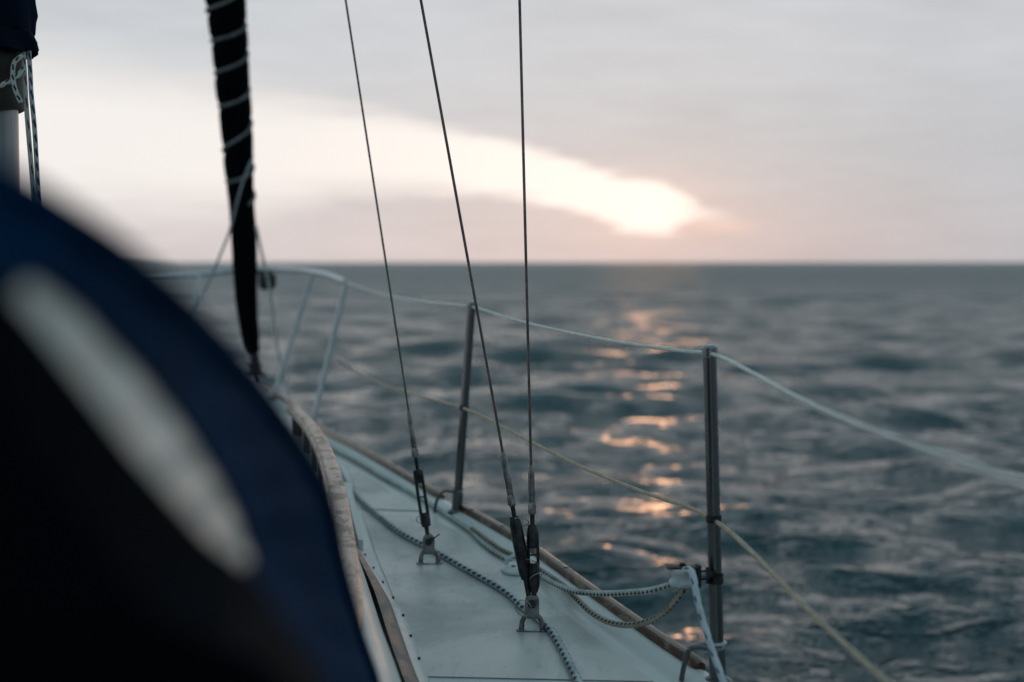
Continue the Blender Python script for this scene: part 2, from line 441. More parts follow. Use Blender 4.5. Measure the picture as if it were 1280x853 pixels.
# ------------------------------------------------------------------ the sea: one sheet to the horizon, finer where the photo looks
def sea():
    r0, ratio = 1.0, 1.0075
    nr = int(math.log(20000 / r0) / math.log(ratio)) + 1
    rs = r0 * ratio ** np.arange(nr)
    fine = np.linspace(R(-28), R(28), 721)
    coarse = np.linspace(R(28), R(332), 205)[1:-1]
    azs = np.concatenate([fine, coarse]); na = len(azs)
    daz = np.concatenate([np.full(721, fine[1] - fine[0]), np.full(len(coarse), coarse[1] - coarse[0])])
    X = (rs[:, None] * np.sin(azs)[None]); Y = (rs[:, None] * np.cos(azs)[None])
    sp = np.maximum(rs[:, None] * (ratio - 1), rs[:, None] * daz[None])
    Z = np.zeros_like(X); DX = np.zeros_like(X); DY = np.zeros_like(X)
    N = 190
    lam = np.exp(rng.uniform(math.log(.20), math.log(3.8), N)); lam[:3] = (11.0, 14.0, 8.5)
    th = rng.normal(R(-96), R(34), N); ph = rng.uniform(0, 2 * math.pi, N)
    s = math.sqrt(2 * SLOPE / N)
    for i in range(N):
        k = 2 * math.pi / lam[i]; a = s / k
        if i < 3: a = .028
        att = np.clip((lam[i] / sp - 2.2) / 3.0, 0, 1).astype(np.float32)
        kx, ky = math.cos(th[i]), math.sin(th[i])
        p = k * (kx * X + ky * Y) + ph[i]
        cp = np.cos(p) * att; sn = np.sin(p) * att
        Z += a * cp; DX -= .75 * a * kx * sn; DY -= .75 * a * ky * sn
    co = np.stack([X + DX, Y + DY, Z], -1).reshape(-1, 3).astype(np.float32)
    co = np.concatenate([co, np.array([[0, 0, 0]], np.float32)])
    i = np.arange(nr - 1)[:, None] * na; k = np.arange(na)[None]; k2 = (k + 1) % na
    quads = np.stack([i + k, i + na + k, i + na + k2, i + k2], -1).reshape(-1, 4)   # normals up
    quads = quads[:, ::-1]
    ctr = len(co) - 1
    tris = np.stack([np.full(na, ctr), (np.arange(na) + 1) % na, np.arange(na)], -1)
    me = bpy.data.meshes.new('sea')
    me.vertices.add(len(co)); me.vertices.foreach_set('co', co.ravel())
    nl = quads.size + tris.size; nf = len(quads) + len(tris)
    me.loops.add(nl); me.loops.foreach_set('vertex_index', np.concatenate([quads.ravel(), tris.ravel()]).astype(np.int32))
    me.polygons.add(nf)
    starts = np.concatenate([np.arange(len(quads)) * 4, quads.size + np.arange(len(tris)) * 3]).astype(np.int32)
    me.polygons.foreach_set('loop_start', starts)
    me.polygons.foreach_set('use_smooth', np.ones(nf, bool))
    me.materials.append(M['water'])
    me.update(calc_edges=True)
    me.validate()
    o = bpy.data.objects.new('sea', me); C.objects.link(o); o['kind'] = 'structure'; o['label'] = 'choppy dark teal sea reaching the horizon'
    return o
SLOPE = .054
sea()

# ------------------------------------------------------------------ the boat
HEAD = R(4)
BOW = Vector((-1.42, 7.42, 0)); HV = Vector((-math.sin(HEAD), math.cos(HEAD), 0)); NV = Vector((HV.y, -HV.x, 0))
def mirror(p):
    p = Vector(p); d = (p - BOW).dot(NV); return p - NV * (2 * d)
def centre(p):
    p = Vector(p); d = (p - BOW).dot(NV); q = p - NV * d; return q
LIP = .016
edge_xy = [(.66, -1.2), (.695, -.4), (.70, .3), (.665, 1.0), (.585, 1.6), (.487, 2.1)]
edge_xy += [tuple(D(x, y, .028)[:2]) for x, y in [(886, 830), (830, 793), (745, 734), (660, 675), (585, 633), (555, 617), (500, 585), (450, 557)]]
edge_xy += [(-.70, 5.50), (-.99, 6.4), (-1.2, 6.95), (-1.40, 7.41)]
EDGE = resample(spline([(x, y, 0) for x, y in edge_xy], 10), .06)
def edge_at(Y):
    for a, b in zip(EDGE, EDGE[1:]):
        if a.y <= Y <= b.y: return a.lerp(b, (Y - a.y) / (b.y - a.y))
    return EDGE[-1].copy()
def inb(i, d):
    a = EDGE[max(i - 1, 0)]; b = EDGE[min(i + 1, len(EDGE) - 1)]; tn = (b - a).normalized()
    return EDGE[i] + Vector((-tn.y, tn.x, 0)) * d
yacht = thing('sailing_yacht', (-.95, 2.9, H - 1.75), 'white sailing yacht seen along its starboard side deck towards the bow', 'sailing boat')
rows = []
for i in range(len(EDGE)):
    c = centre(EDGE[i]); half = (EDGE[i] - c).length
    def at(d, dz):
        d = min(d, half * .96); p = inb(i, d); p.z = zD(p.y) + dz; return p
    st = [at(0, LIP - .010), at(.004, LIP - .003), at(.012, LIP), at(.034, LIP), at(.040, LIP - .0015), at(.062, .006), at(.069, .0015), at(.076, 0), at(.12, 0)]
    cz = centre(st[-1]); cz.z = zD(cz.y)
    rows.append(st + [st[-1].lerp(cz, .3), st[-1].lerp(cz, .6), cz] + [mirror(p) for p in [st[-1].lerp(cz, .6), st[-1].lerp(cz, .3)] + st[::-1]])
b = MB(); b.grid([r[::-1] for r in rows]); b.build('deck', M['gelcoat'], yacht)
# hull
rows = []
for i in range(len(EDGE)):
    e = EDGE[i]; c = centre(e); half = (e - c).length; zt = zD(e.y) + LIP - .010
    k = min(1, half / 1.2); rake = max(0, (e.y - 6.2)) * .35
    def hp(fr, z, back=0): return Vector((c.x + (e.x - c.x) * fr, c.y + (e.y - c.y) * fr - back, z))
    prof = [(1, zt), (1.012, zt - .05), (.985, zt - .35), (.93, zt - .75), (.80, .0), (.55, -.3), (.15, -.55)]
    pts = [hp(f, z, rake * (j / 6)) for j, (f, z) in enumerate(prof)]
    bot = Vector((c.x, c.y - rake, -.6))
    rows.append(pts + [bot] + [mirror(p) for p in pts[::-1]])
b = MB(); b.grid(rows); b.add(rows[0], [list(range(len(rows[0])))], None, False); b.build('hull', M['hull'], yacht)

# cabin trunk
cab_xy = [(.06, .55), (.05, 1.0), (.01, 1.5), (-.065, 2.1), (-.154, 2.567), (-.24, 3.0), (-.358, 3.6), (-.47, 4.25), (-.586, 4.9), (-.70, 5.25), (-.86, 5.45), (-1.06, 5.52)]
cab_xy = [(x - max(.048, .062 - max(0, y - 2.5) * .02), y) for x, y in cab_xy]
CAB = resample(spline([(x, y, 0) for x, y in cab_xy], 10), .05)
def ch(Y): return .172 - .024 * min(1.4, max(0, Y - 2.6)) - .012 * max(0, Y - 4.2) ** 2
rows = []
for i, p in enumerate(CAB):
    a = CAB[max(i - 1, 0)]; bq = CAB[min(i + 1, len(CAB) - 1)]; tn = (bq - a).normalized(); nn = Vector((-tn.y, tn.x, 0))
    z0 = zD(p.y); h = max(ch(p.y), .06)
    sec = [(0, -.004), (.002, .03), (.012, h * .35), (.030, h * .7), (.044, h * .86), (.062, h * .95), (.085, h), (.13, h + .012)]
    pts = []
    for d, dz in sec:
        q = p + nn * d; q.z = z0 + dz; pts.append(q)
    c = centre(pts[-1])
    c.z = z0 + h + .03
    mid = pts[-1].lerp(c, .5); mid.z = z0 + h + .024
    pts += [mid, c]
    rows.append(pts + [mirror(q) for q in pts[:-1][::-1]])
b = MB(); b.grid([r[::-1] for r in rows]); b.add(rows[0], [list(range(len(rows[0])))], None, False); b.build('cabin_trunk', M['gelcoat'], yacht)

def cab_at(Y, d=0.0, dz=0.0):
    for i in range(len(CAB) - 1):
        a, q = CAB[i], CAB[i + 1]
        if a.y <= Y <= q.y:
            tn = (q - a).normalized(); p = a.lerp(q, (Y - a.y) / (q.y - a.y)) + Vector((-tn.y, tn.x, 0)) * d
            p.z = zD(Y) + dz; return p
# non-skid panels
def panel(Y0, Y1):
    b = MB(); rows = []; n = max(4, int((Y1 - Y0) / .05))
    for k in range(n + 1):
        Y = Y0 + (Y1 - Y0) * k / n
        e = edge_at(Y); s_ = (EDGE[40] - EDGE[41])
        a = e + Vector((-.105, -.02, 0)); c = cab_at(Y, -.055)
        r_ = []
        for j in range(9):
            q = a.lerp(c, j / 8); q.z = zD(q.y) + .0022; r_.append(q)
        r_.insert(0, Vector((r_[0].x + .002, r_[0].y, r_[0].z - .0022))); r_.append(Vector((r_[-1].x - .002, r_[-1].y, r_[-1].z - .0022)))
        rows.append(r_)
    b.grid(rows); b.build('nonskid_panel', M['deck'], yacht)
panel(1.2, 2.53); panel(2.585, 4.06); panel(4.13, 4.85)

# toe rail in two lengths either side of the stanchion
def toe(Y0, Y1):
    pts = [p for p in EDGE if Y0 < p.y < Y1]; pts = [edge_at(Y0)] + pts + [edge_at(Y1)]
    rows = []
    n = len(pts)
    for i, p in enumerate(pts):
        a = pts[max(i - 1, 0)]; q = pts[min(i + 1, n - 1)]; tn = (q - a).normalized(); nn = Vector((-tn.y, tn.x, 0))
        z = zD(p.y) + LIP; r_ = []
        endf = 1.0 - .3 * (i in (0, n - 1))
        for d, dz in [(-.001, -.004), (-.003, .004), (-.002, .011), (.003, .016), (.012, .018), (.020, .016), (.025, .009), (.026, -.002)]:
            v = p + nn * (.0115 + (d - .0115) * endf); v.z = z + dz * endf; r_.append(v)
        rows.append(r_)
    b = MB(); b.grid([r[::-1] for r in rows]); b.add(rows[0], [list(range(8))], None, False); b.add(rows[-1], [list(range(8))[::-1]], None, False)
    o = b.build('toe_rail', M['teak'], yacht)
    # plugs over the screws
    L = 0
    for i in range(1, n):
        L += (pts[i] - pts[i - 1]).length
        if L > .22 and 2.4 < pts[i].y < 5.2:
            L = 0; c = pts[i] + Vector((-.012, -.004, zD(pts[i].y) + LIP + .0160))
            pl = MB(); pl.lathe(c, (0, 0, 1), [(0, .006), (.0025, .0058), (.003, .004)], 10); pl.build('screw_plug', M['darksteel'], o)
YA = D(882, 828, .028).y; YB = D(556, 618, .028).y; YC = D(584, 632, .028).y
toe(YA, YC); toe(YB, 7.3); toe(-1.0, YA - .14)

# grab rail along the cabin top
rail_px = [(366, 513, 4.72), (380, 526, 4.42), (395, 546, 4.02), (408, 574, 3.6), (418, 610, 3.15), (425, 650, 2.8), (430, 690, 2.5), (433, 735, 2.2), (433, 800, 1.9)]
rl = resample(spline([P(*q) for q in rail_px], 8), .03)
def rail_sec(pts, wd, th):
    rows = []; n = len(pts)
    for i, p in enumerate(pts):
        a = pts[max(i - 1, 0)]; q = pts[min(i + 1, n - 1)]; tn = (q - a).normalized(); nn = Vector((0, 0, 1)).cross(tn).normalized(); up = tn.cross(nn)
        r_ = []
        for k in range(14):
            an = 2 * math.pi * k / 14; cx, cy = math.cos(an), math.sin(an)
            r_.append(p + nn * (wd / 2 * math.copysign(abs(cx) ** .55, cx)) + up * (th / 2 * math.copysign(abs(cy) ** .55, cy)))
        rows.append(r_)
    return rows
b = MB(); rr = rail_sec(rl, .046, .026); b.grid(rr, closed=True); b.add(rr[0], [list(range(14))], None, False); b.add(rr[-1], [list(range(14))[::-1]], None, False)
grab = b.build('grab_rail', M['rail_teak'], yacht)
Lc = 0; nxt = .02; posts = 0
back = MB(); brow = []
for i in range(len(rl) - 1, -1, -1):
    p = rl[i]
    a = rl[max(i - 1, 0)]; q = rl[min(i + 1, len(rl) - 1)]; tn = (a - q).normalized(); nn = Vector((-tn.y, tn.x, 0)).normalized()
    if i < len(rl) - 1: Lc += (rl[i] - rl[i + 1]).length
    o = p - nn * .012
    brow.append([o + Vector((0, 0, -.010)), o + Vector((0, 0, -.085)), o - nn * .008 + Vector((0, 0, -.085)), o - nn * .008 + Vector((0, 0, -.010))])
    if Lc >= nxt:
        nxt += .30
        pb = MB(); pb.box(p + nn * .006 + Vector((0, 0, -.058)), (.030, .026, .094), (tn.normalized(), nn, Vector((0, 0, 1))), .004)
        pb.build('post', M['post_teak'], grab)
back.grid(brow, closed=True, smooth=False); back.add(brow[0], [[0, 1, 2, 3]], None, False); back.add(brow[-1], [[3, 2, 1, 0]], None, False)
back.build('gap_shade_board', M['shade_black'], grab)  # added board, its near-black colour stands in for shade in the rail openings

# batten, bead with studs, and spray fin along the foot of the cabin side
bt = resample([cab_at(Y) for Y in np.linspace(1.2, 3.58, 40)], .05)
rows = []; bead = []
for i, p in enumerate(bt):
    a = bt[max(i - 1, 0)]; q = bt[min(i + 1, len(bt) - 1)]; tn = (q - a).normalized(); nn = Vector((tn.y, -tn.x, 0))
    f = min(1, (3.62 - p.y) / 1.0 + .35); z = zD(p.y)
    wv = .030 * f
    rows.append([p + nn * d + Vector((0, 0, dz)) for d, dz in [(-.004, .058 * f + .006), (wv * .6, .050 * f + .004), (wv, .036 * f + .002), (wv + .002, -.002)]])
    bead.append([p + nn * (wv + d) + Vector((0, 0, dz)) for d, dz in [(.001, .030 * f), (.016 * f, .024 * f), (.028 * f, .010 * f), (.036 * f, -.002)]])
b = MB(); b.grid(rows); b.build('trim_batten', M['batten'], yacht)
b = MB(); b.grid(bead); bd = b.build('trim_bead', M['plastic'], yacht)
for i in range(2, len(bead) - 1, 3):
    s_ = MB(); c = bead[i][1].lerp(bead[i][2], .4); s_.lathe(c - Vector((0, 0, .003)), (.6, -.2, .8), [(0, .0032), (.005, .0032), (.007, .0015)], 10); s_.build('stud', M['darksteel'], bd)
f0, f1 = cab_at(3.58, -.012), cab_at(4.28, -.012)
b = MB(); n3 = Vector((.97, .22, 0))
vs = [f0, f0 + Vector((0, 0, .035)), f1 + Vector((0, 0, .055)), f1, f0 + n3 * .012, f0 + n3 * .012 + Vector((0, 0, .035)), f1 + n3 * .022 + Vector((0, 0, .055)), f1 + n3 * .022]
b.add(vs, [[0, 1, 2, 3], [7, 6, 5, 4], [1, 5, 6, 2], [3, 2, 6, 7], [0, 4, 5, 1]], None, False); b.build('spray_fin', M['gelcoat'], yacht)

# ------------------------------------------------------------------ stanchions
def stanchion(base, top, label, bail_dir, clip_z):
    base = Vector(base); top = Vector(top); ax = (top - base).normalized()
    t = thing('stanchion', base, label, 'stanchion', 'stanchions along the starboard deck edge')
    b = MB(); b.tube([base + ax * .012, base + (top - base) * .5, top - ax * .004], .0122, 20); b.build('post', M['tube'], t)
    b = MB(); b.lathe(base, ax, [(-.012, .026), (-.006, .026), (-.003, .023), (.002, .0150), (.05, .0148), (.056, .0142), (.058, .0128)], 24); b.build('socket', M['tube'], t)
    b = MB(); b.lathe(base + ax * .060, ax, [(0, .0128), (.001, .0185), (.004, .0185), (.005, .0128)], 24); b.build('collar', M['plastic' if base.y < 3 else 'tube'], t)
    b = MB(); b.lathe(top - ax * .010, ax, [(0, .0128), (.004, .0138), (.018, .0138), (.022, .010), (.023, .004)], 20); b.build('cap', M['steel'], t)
    d = Vector(bail_dir).normalized()
    b = MB(); z = Vector((0, 0, 1))
    b.tube(spline([base + ax * .050 + d * .012, base + ax * .052 + d * .035, base + ax * .046 + d * .050, base + d * .060 + z * .02, base + d * .066 - z * .012], 6), .0048, 10)
    b.build('bail', M['tube'], t)
    q = base + (top - base) * clip_z
    b = MB(); b.lathe(q - ax * .007, ax, [(0, .0126), (.001, .0142), (.013, .0142), (.014, .0126)], 20); b.build('line_guide', M['black'], t)
    return t
S1b = Vector((.372, 2.535, zD(2.535) + LIP * .5 + .012)); S1t = P(887, 440, 2.54)
S2b = D(571, 637, LIP * .5 + .012); S2t = P(589.5, 382, S2b.y)
stanchion(S1b, S1t, 'steel stanchion nearest the camera, with rope block clamped to it', (-1, .25, 0), (643 - 838) / (440 - 838))
stanchion(S2b, S2t, 'steel stanchion farther forward, standing beyond the wire shrouds', (-1, .2, 0), .50)

# ------------------------------------------------------------------ pulpit
pz = [P(432, 353, 5.83), P(405, 343, 6.4), P(370, 338, 7.0), P(333, 337, 7.5), P(295, 339, 7.6), P(248, 343.5, 7.35), P(190, 349, 6.8), P(120, 354, 6.05)]
pt = thing('pulpit', (-1.35, 7.0, zD(7.0)), 'white tubular pulpit rail curving round the bow', 'bow rail')
b = MB(); b.tube(resample(spline(pz, 10), .05), .0145, 14); b.build('top_rail', M['white_tube'], pt)
def leg(a, bb):
    b = MB(); b.tube([a, (a + bb) / 2, bb], .0105, 12); o = b.build('leg', M['white_tube'], pt)
    f = MB(); f.lathe(bb - Vector((0, 0, .006)), (0, 0, 1), [(0, .035), (.006, .035), (.010, .018), (.03, .0155)], 18); f.build('foot', M['steel'], o)
def on_lip(Y, d=.03):
    e = edge_at(Y); return Vector((e.x - d, e.y, zD(Y) + LIP + .004))
leg(pz[0] - Vector((0, 0, .01)), on_lip(5.82, .012))
leg(P(391, 343, 6.62), on_lip(6.62, .05))
leg(P(248, 346, 7.3), mirror(on_lip(6.75, .05)))
leg(pz[-1] - Vector((0, 0, .01)), mirror(on_lip(5.85, .03)))
# navigation light under the rail
nl = thing('bow_light', P(334, 352, 7.42), 'small dark navigation light hanging under the pulpit rail', 'lamp')
b = MB(); c = P(334, 351, 7.42); b.lathe(c - Vector((0, 0, .048)), (0, 0, 1), [(0, .026), (.006, .040), (.03, .046), (.078, .046), (.084, .036)], 20); b.build('housing', M['black'], nl)
b = MB(); b.lathe(c - Vector((0, 0, .012)), (0, 0, 1), [(0, .0465), (.002, .0485), (.03, .0485), (.032, .0465)], 20); b.build('lens', M['darksteel'], nl)
b = MB(); b.box(c + Vector((-.03, 0, .045)), (.10, .02, .02), None, .003); b.build('bracket', M['black'], nl)

# ------------------------------------------------------------------ lifelines
A_up = (S1t.x, S1t.y); B_up = (.475, 1.28)
up = [pz[0]] + [PL(470, 366, pz[0], S2t), PL(530, 377.5, pz[0], S2t), S2t - Vector((0, 0, .004))]
up += [PL(x, y, S2t, S1t) for x, y in [(615, 391), (640, 399), (700, 413.5), (760, 425.5), (820, 434.5), (860, 439.5)]] + [S1t - Vector((0, 0, .003))]
up += [PL(x, y, A_up, B_up) for x, y in [(915, 453), (950, 472), (1000, 499), (1060, 526), (1120, 549), (1200, 577), (1280, 604)]] + [Vector((.55, .45, H - .215)), Vector((.58, -.5, H - .17))]
b = MB(); b.tube(resample(spline(up, 6), .03), .0037, 10); tag(rebase(b.build('lifeline', M['white_wire'])), 'upper white coated lifeline running over the tops of the stanchions', 'lifeline', 'lifelines on the starboard side')
G1 = S1b.lerp(S1t, (643 - 838) / (440 - 838)) ; G2 = S2b.lerp(S2t, .50)
lg = P(423, 450, 5.82)
lo_ = [lg] + [PL(x, y, lg, G2) for x, y in [(440, 462), (470, 477), (520, 494)]] + [G2 + Vector((.0, -.014, 0))]
lo_ += [PL(x, y, G2, G1) for x, y in [(610, 524), (640, 540), (700, 571), (760, 598), (820, 621), (860, 634)]] + [G1 + Vector((.004, -.015, -.004))]
A_lo = (G1.x + .004, G1.y - .015); B_lo = (.455, 1.62)
lo_ += [PL(x, y, A_lo, B_lo) for x, y in [(925, 676), (960, 711), (1000, 752), (1050, 800), (1110, 853)]] + [Vector((.545, .6, H - .47)), Vector((.58, -.5, H - .45))]
b = MB(); b.tube(resample(spline(lo_, 6), .025), .0040, 10); ll = tag(rebase(b.build('lifeline', M['cream_rope'])), 'lower thin cream lifeline running through the middle of the stanchions', 'lifeline', 'lifelines on the starboard side')
b = MB(); b.tube([lg, lg.lerp(lo_[1], .55), lo_[1]], [.009, .011, .006], 12); b.build('end_fitting', M['dullsteel'], ll)

# ------------------------------------------------------------------ shrouds
Z = Vector((0, 0, 1))
def deck_eye(p, yaw):
    """U-bolt in the deck"""
    ax = Vector((math.cos(yaw), math.sin(yaw), 0)); z0 = zD(p.y)
    e = MB(); q = Vector((p.x, p.y, z0))
    e.tube([q + ax * (.021 * math.cos(a)) + Z * (.014 + .024 * math.sin(a)) for a in np.linspace(0, math.pi, 16)], .0052, 12)
    for s_ in (-1, 1):
        e.tube([q + ax * (.021 * s_) + Z * .015, q + ax * (.022 * s_) - Z * .002], .0058, 12)
        e.lathe(q + ax * (.022 * s_), Z, [(0, .0105), (.004, .0105), (.006, .008)], 12)
    e.box(q + Z * .0025, (.062, .016, .004), (ax, Z.cross(ax), Z), .001)
    e.build('deck_eye', M['dullsteel'], yacht)
def toggle(p, ax, parent, name='toggle'):
    """rectangular fork plate over the eye with a clevis pin; p = pin height centre"""
    yv = Z.cross(ax)
    t = MB()
    for s_ in (-1, 1):
        prof = [(-.0125, -.030), (.0125, -.030), (.0145, -.024), (.0145, .004)] + [(.0145 * math.cos(a), .004 + .0145 * math.sin(a)) for a in np.linspace(0, math.pi, 9)[1:-1]] + [(-.0145, .004), (-.0145, -.024)]
        n = len(prof); vs = []
        for off in (-.002, .002):
            for u_, v_ in prof: vs.append(p + ax * u_ + Z * v_ + yv * (.0075 * s_ + off))
        t.add(vs, [list(range(n))[::-1], [n + k for k in range(n)]] + [[k, (k + 1) % n, n + (k + 1) % n, n + k] for k in range(n)], None, False)
    t.box(p - Z * .027, (.022, .0112, .010), (ax, yv, Z), .002)
    o = t.build(name, M['dullsteel'], parent)
    c = MB(); c.tube([p - yv * .016, p + yv * .016], .0058, 14); c.lathe(p - yv * .0175, yv, [(0, .0075), (.003, .0085), (.004, .0085)], 14)
    c.build('clevis_pin', M['darksteel'], o)
    return o
def ring(c, nrm, r, wire, parent, name='split_ring', m='steel'):
    nrm = Vector(nrm).normalized(); u = nrm.cross(Z if abs(nrm.z) < .9 else Vector((1, 0, 0))).normalized(); v = nrm.cross(u)
    b = MB(); b.tube([c + u * (r * math.cos(a)) + v * (r * math.sin(a)) for a in np.linspace(0, 2 * math.pi, 25)[:-1]], wire, 8, closed=True); return b.build(name, M[m], parent)
def along(A, B, py):
    """point on the segment A-B that the photo shows at height py"""
    lo, hi = 0.0, 1.0
    for _ in range(50):
        m_ = (lo + hi) / 2; q = A.lerp(B, m_); d = q - Vector((0, 0, H))
        v = (d.z * math.cos(PITCH) + d.y * math.sin(PITCH)) / (d.y * math.cos(PITCH) - d.z * math.sin(PITCH))
        y = 426.5 - v * FPX
        if y > py: lo = m_
        else: hi = m_
    return A.lerp(B, (lo + hi) / 2)
def shroud(foot, top, ys, wm, label, style, rw=.0036):
    """foot: pin of the toggle, top: far above; ys: heights in the photo of the fittings from the wire down"""
    t = thing('shroud', foot, label, 'shroud', 'wire shrouds down to the side deck')
    a = (top - foot).normalized(); q = [along(foot, top, y) for y in ys]   # swage top, swage bottom, body top, body bottom
    b = MB(); b.tube([q[0] - a * .01, q[0].lerp(top, .1), q[0].lerp(top, .5), top], rw, 10); b.build('wire', M[wm], t)
    b = MB(); b.tube([q[1], q[1] + a * .004, q[0] - a * .01, q[0]], [.0062, .0068, .0068, .0045], 14); b.lathe(q[1] - a * .012, a, [(0, .0055), (.004, .0095), (.020, .0095), (.026, .0066)], 6); b.build('swage', M['dullsteel'], t)
    b = MB(); b.tube([q[2] - a * .03, q[1]], .0048, 12); b.build('threaded_rod', M['darksteel'], t)
    b = MB(); b.tube([foot - a * .004, q[3] + a * .03], .0052, 12); b.lathe(foot - a * .01, a, [(0, .005), (.004, .0068), (.016, .0068), (.022, .005)], 12); b.build('threaded_rod', M['darksteel'], t)
    L = (q[2] - q[3]).length
    sx = Vector((1, 0, 0)); sx = (sx - a * sx.dot(a)).normalized(); sy = a.cross(sx)
    if style == 'open':
        b = MB()
        for s_ in (-1, 1): b.tube([q[3] + a * .004 + sx * (.0085 * s_), q[2] - a * .004 + sx * (.0085 * s_)], .0040, 10)
        b.lathe(q[3] - a * .006, a, [(0, .0065), (.003, .0115), (.022, .0128), (.034, .009)], 16)
        b.lathe(q[2] + a * .006, -a, [(0, .0065), (.003, .0115), (.022, .0128), (.034, .009)], 16)
        o = b.build('turnbuckle', M['darksteel'], t)
        b = MB(); b.tube([q[3].lerp(q[2], .52) - sx * .009, q[3].lerp(q[2], .52) + sx * .009], .0018, 8); b.build('locking_pin', M['darksteel'], o)
        ring(q[3] + a * .015 - sx * .012 - sy * .004, sy, .009, .0009, o)
    elif style == 'taped':
        b = MB(); b.tube([q[3] - a * .004, q[3] + a * .012, q[3].lerp(q[2], .5), q[2] - a * .016, q[2]], [.0085, .0118, .0132, .0128, .0085], 14); o = b.build('turnbuckle', M['darksteel'], t)
        ring(q[3] + a * .03 + sx * .013, a * .8 + sx * .3 + sy * .5, .015, .0009, o); ring(q[3] + a * .115 + sx * .010, a * .7 + sx * .2 + sy * .6, .017, .0009, o)
    else:
        b = MB(); m1 = q[3].lerp(q[2], .42); m2 = q[3].lerp(q[2], .64)
        b.tube([q[3] - a * .004, q[3] + a * .012, m1 - a * .012, m1], [.008, .0122, .0130, .0105], 14)
        b.tube([m2, m2 + a * .010, q[2] - a * .016, q[2]], [.0105, .0130, .0122, .008], 14)
        for s_ in (-1, 1): b.tube([m1 - a * .006 + sx * (.0096 * s_), m2 + a * .006 + sx * (.0096 * s_)], .0032, 8)
        o = b.build('turnbuckle', M['darksteel'], t)
        b = MB(); b.tube([m1.lerp(m2, .5) - sx * .010, m1.lerp(m2, .5) + sx * .014], .0018, 8); b.build('locking_pin', M['darksteel'], o)
        ring(q[3] + a * .03 + sx * .004 - sy * .013, a * .7 - sx * .4 + sy * .5, .014, .0009, o)
    return t
C1 = Vector((-.203, 3.464, 0)); C2 = Vector((.041, 2.888, 0))
deck_eye(C1, R(2)); deck_eye(C2, R(-3))
f1 = Vector((C1.x - .002, C1.y, zD(C1.y) + .058)); f2 = Vector((C2.x, C2.y, zD(C2.y) + .060))
def to_top(foot, px, Yt, zt):
    q = P(px, 0, Yt); d = (q - foot); return foot + d * ((zt - foot.z) / d.z)
t1 = to_top(f1, 432, 3.44, H + 5.6); t2 = to_top(f2 + Vector((-.004, 0, 0)), 526, 2.89, H + 5.6); t3 = to_top(f2 + Vector((.005, 0, 0)), 649.5, 2.9, H + 7.5)
s1 = shroud(f1, t1, [515, 566, 589, 656], 'wire_green', 'greenish wire shroud standing alone, with an open-bodied turnbuckle', 'open', .0026)
toggle(f1, Vector((1, .04, 0)).normalized(), s1)
b = MB(); q = f1 + Vector((.006, -.018, .006)); b.tube([q, q + Vector((.012, -.004, .009)), q + Vector((.022, -.004, .016))], .0017, 8); b.build('cotter_pin', M['darksteel'], s1)
s2 = shroud(f2 + Vector((-.004, 0, 0)), t2, [565, 626, 645, 722], 'wire_brown', 'leaning wire shroud with a long closed black turnbuckle', 'taped', .0029)
s3 = shroud(f2 + Vector((.005, 0, 0)), t3, [582, 636, 655, 738], 'wire_brown', 'upright wire shroud with a slotted black turnbuckle on the nearest deck eye', 'slotted', .0029)
tg = toggle(f2, Vector((1, -.05, 0)).normalized(), s3)
ring(f2 + Vector((-.018, -.018, -.006)), (.35, 1, .1), .017, .0010, tg)

# ------------------------------------------------------------------ ropes on the deck and the lead block on the stanchion
def rope(name, pts, r, m, label, cat='rope', group=None, step=.012, sides=14):
    b = MB(); b.tube(resample(spline(pts, 8), step), r, sides)
    return tag(rebase(b.build(name, m)), label, cat, group)
rA = .0076
ptsA = [D(x, y, rA + .0025) for x, y in [(405, 556), (430, 597), (452, 626), (480, 650), (505, 668), (532, 682), (560, 698), (590, 715), (615, 729), (638, 744), (655, 760), (672, 772), (688, 787), (702, 810), (716, 838), (726, 860)]]
ptsA += [Vector((.115, 2.3, zD(2.3) + rA)), Vector((.13, 1.9, zD(1.9) + rA))]
rope('jib_sheet', ptsA, rA, M['rope_blue'], 'white rope with blue flecks lying along the deck beneath the wire shrouds', 'rope', 'ropes on the side deck')
BK = P(853, 719, 2.515)                                   # block centre
rB = .0066
ptsB = [P(320, 283, 6.75), P(328, 320, 6.75), P(336, 355, 6.72), P(345, 425, 6.68), P(356, 480, 6.62)] + [D(x, y, rB + .0025) for x, y in [(372, 522), (392, 540), (415, 560), (448, 578), (480, 597), (510, 614), (540, 632), (565, 648), (590, 665), (603, 678), (622, 692), (642, 702), (668, 715)]]
ptsB += [P(694, 730, 3.16), P(718, 739, 3.02), P(750, 742, 2.88), P(785, 741, 2.74), P(815, 738, 2.63), P(840, 731, 2.55), P(852, 727, 2.495)]
rope('furling_line', ptsB, rB, M['rope_navy'], 'thin dark-flecked rope along the raised deck edge, pulled taut up to the block', 'rope', 'ropes on the side deck')
ptsC = [D(590, 661, rB + .012), D(604, 671, rB + .01), D(625, 686, rB + .0045), D(645, 696, rB + .006), D(668, 708, rB + .007), P(690, 722, 3.30), P(706, 733, 3.17), P(722, 750, 3.03), P(742, 768, 2.92), P(765, 779, 2.83), P(790, 781.5, 2.75), P(815, 775, 2.68), P(838, 758, 2.60), P(853, 738, 2.55), P(860, 726, 2.545)]
rope('slack_line', ptsC, rB * .95, M['rope_rust'], 'slack dark-flecked rope hanging in a loop below the block', 'rope', 'ropes on the side deck')
ptsD = [P(856, 713, 2.49), P(863, 712, 2.475), P(867, 722, 2.46), P(872, 750, 2.43), P(880, 780, 2.40), P(890, 812, 2.37), P(900, 840, 2.34), P(908, 862, 2.31), Vector((.385, 2.15, zD(2.15) + .03)), Vector((.42, 1.9, zD(1.9) + .010)), Vector((.44, 1.6, zD(1.6) + .010))]
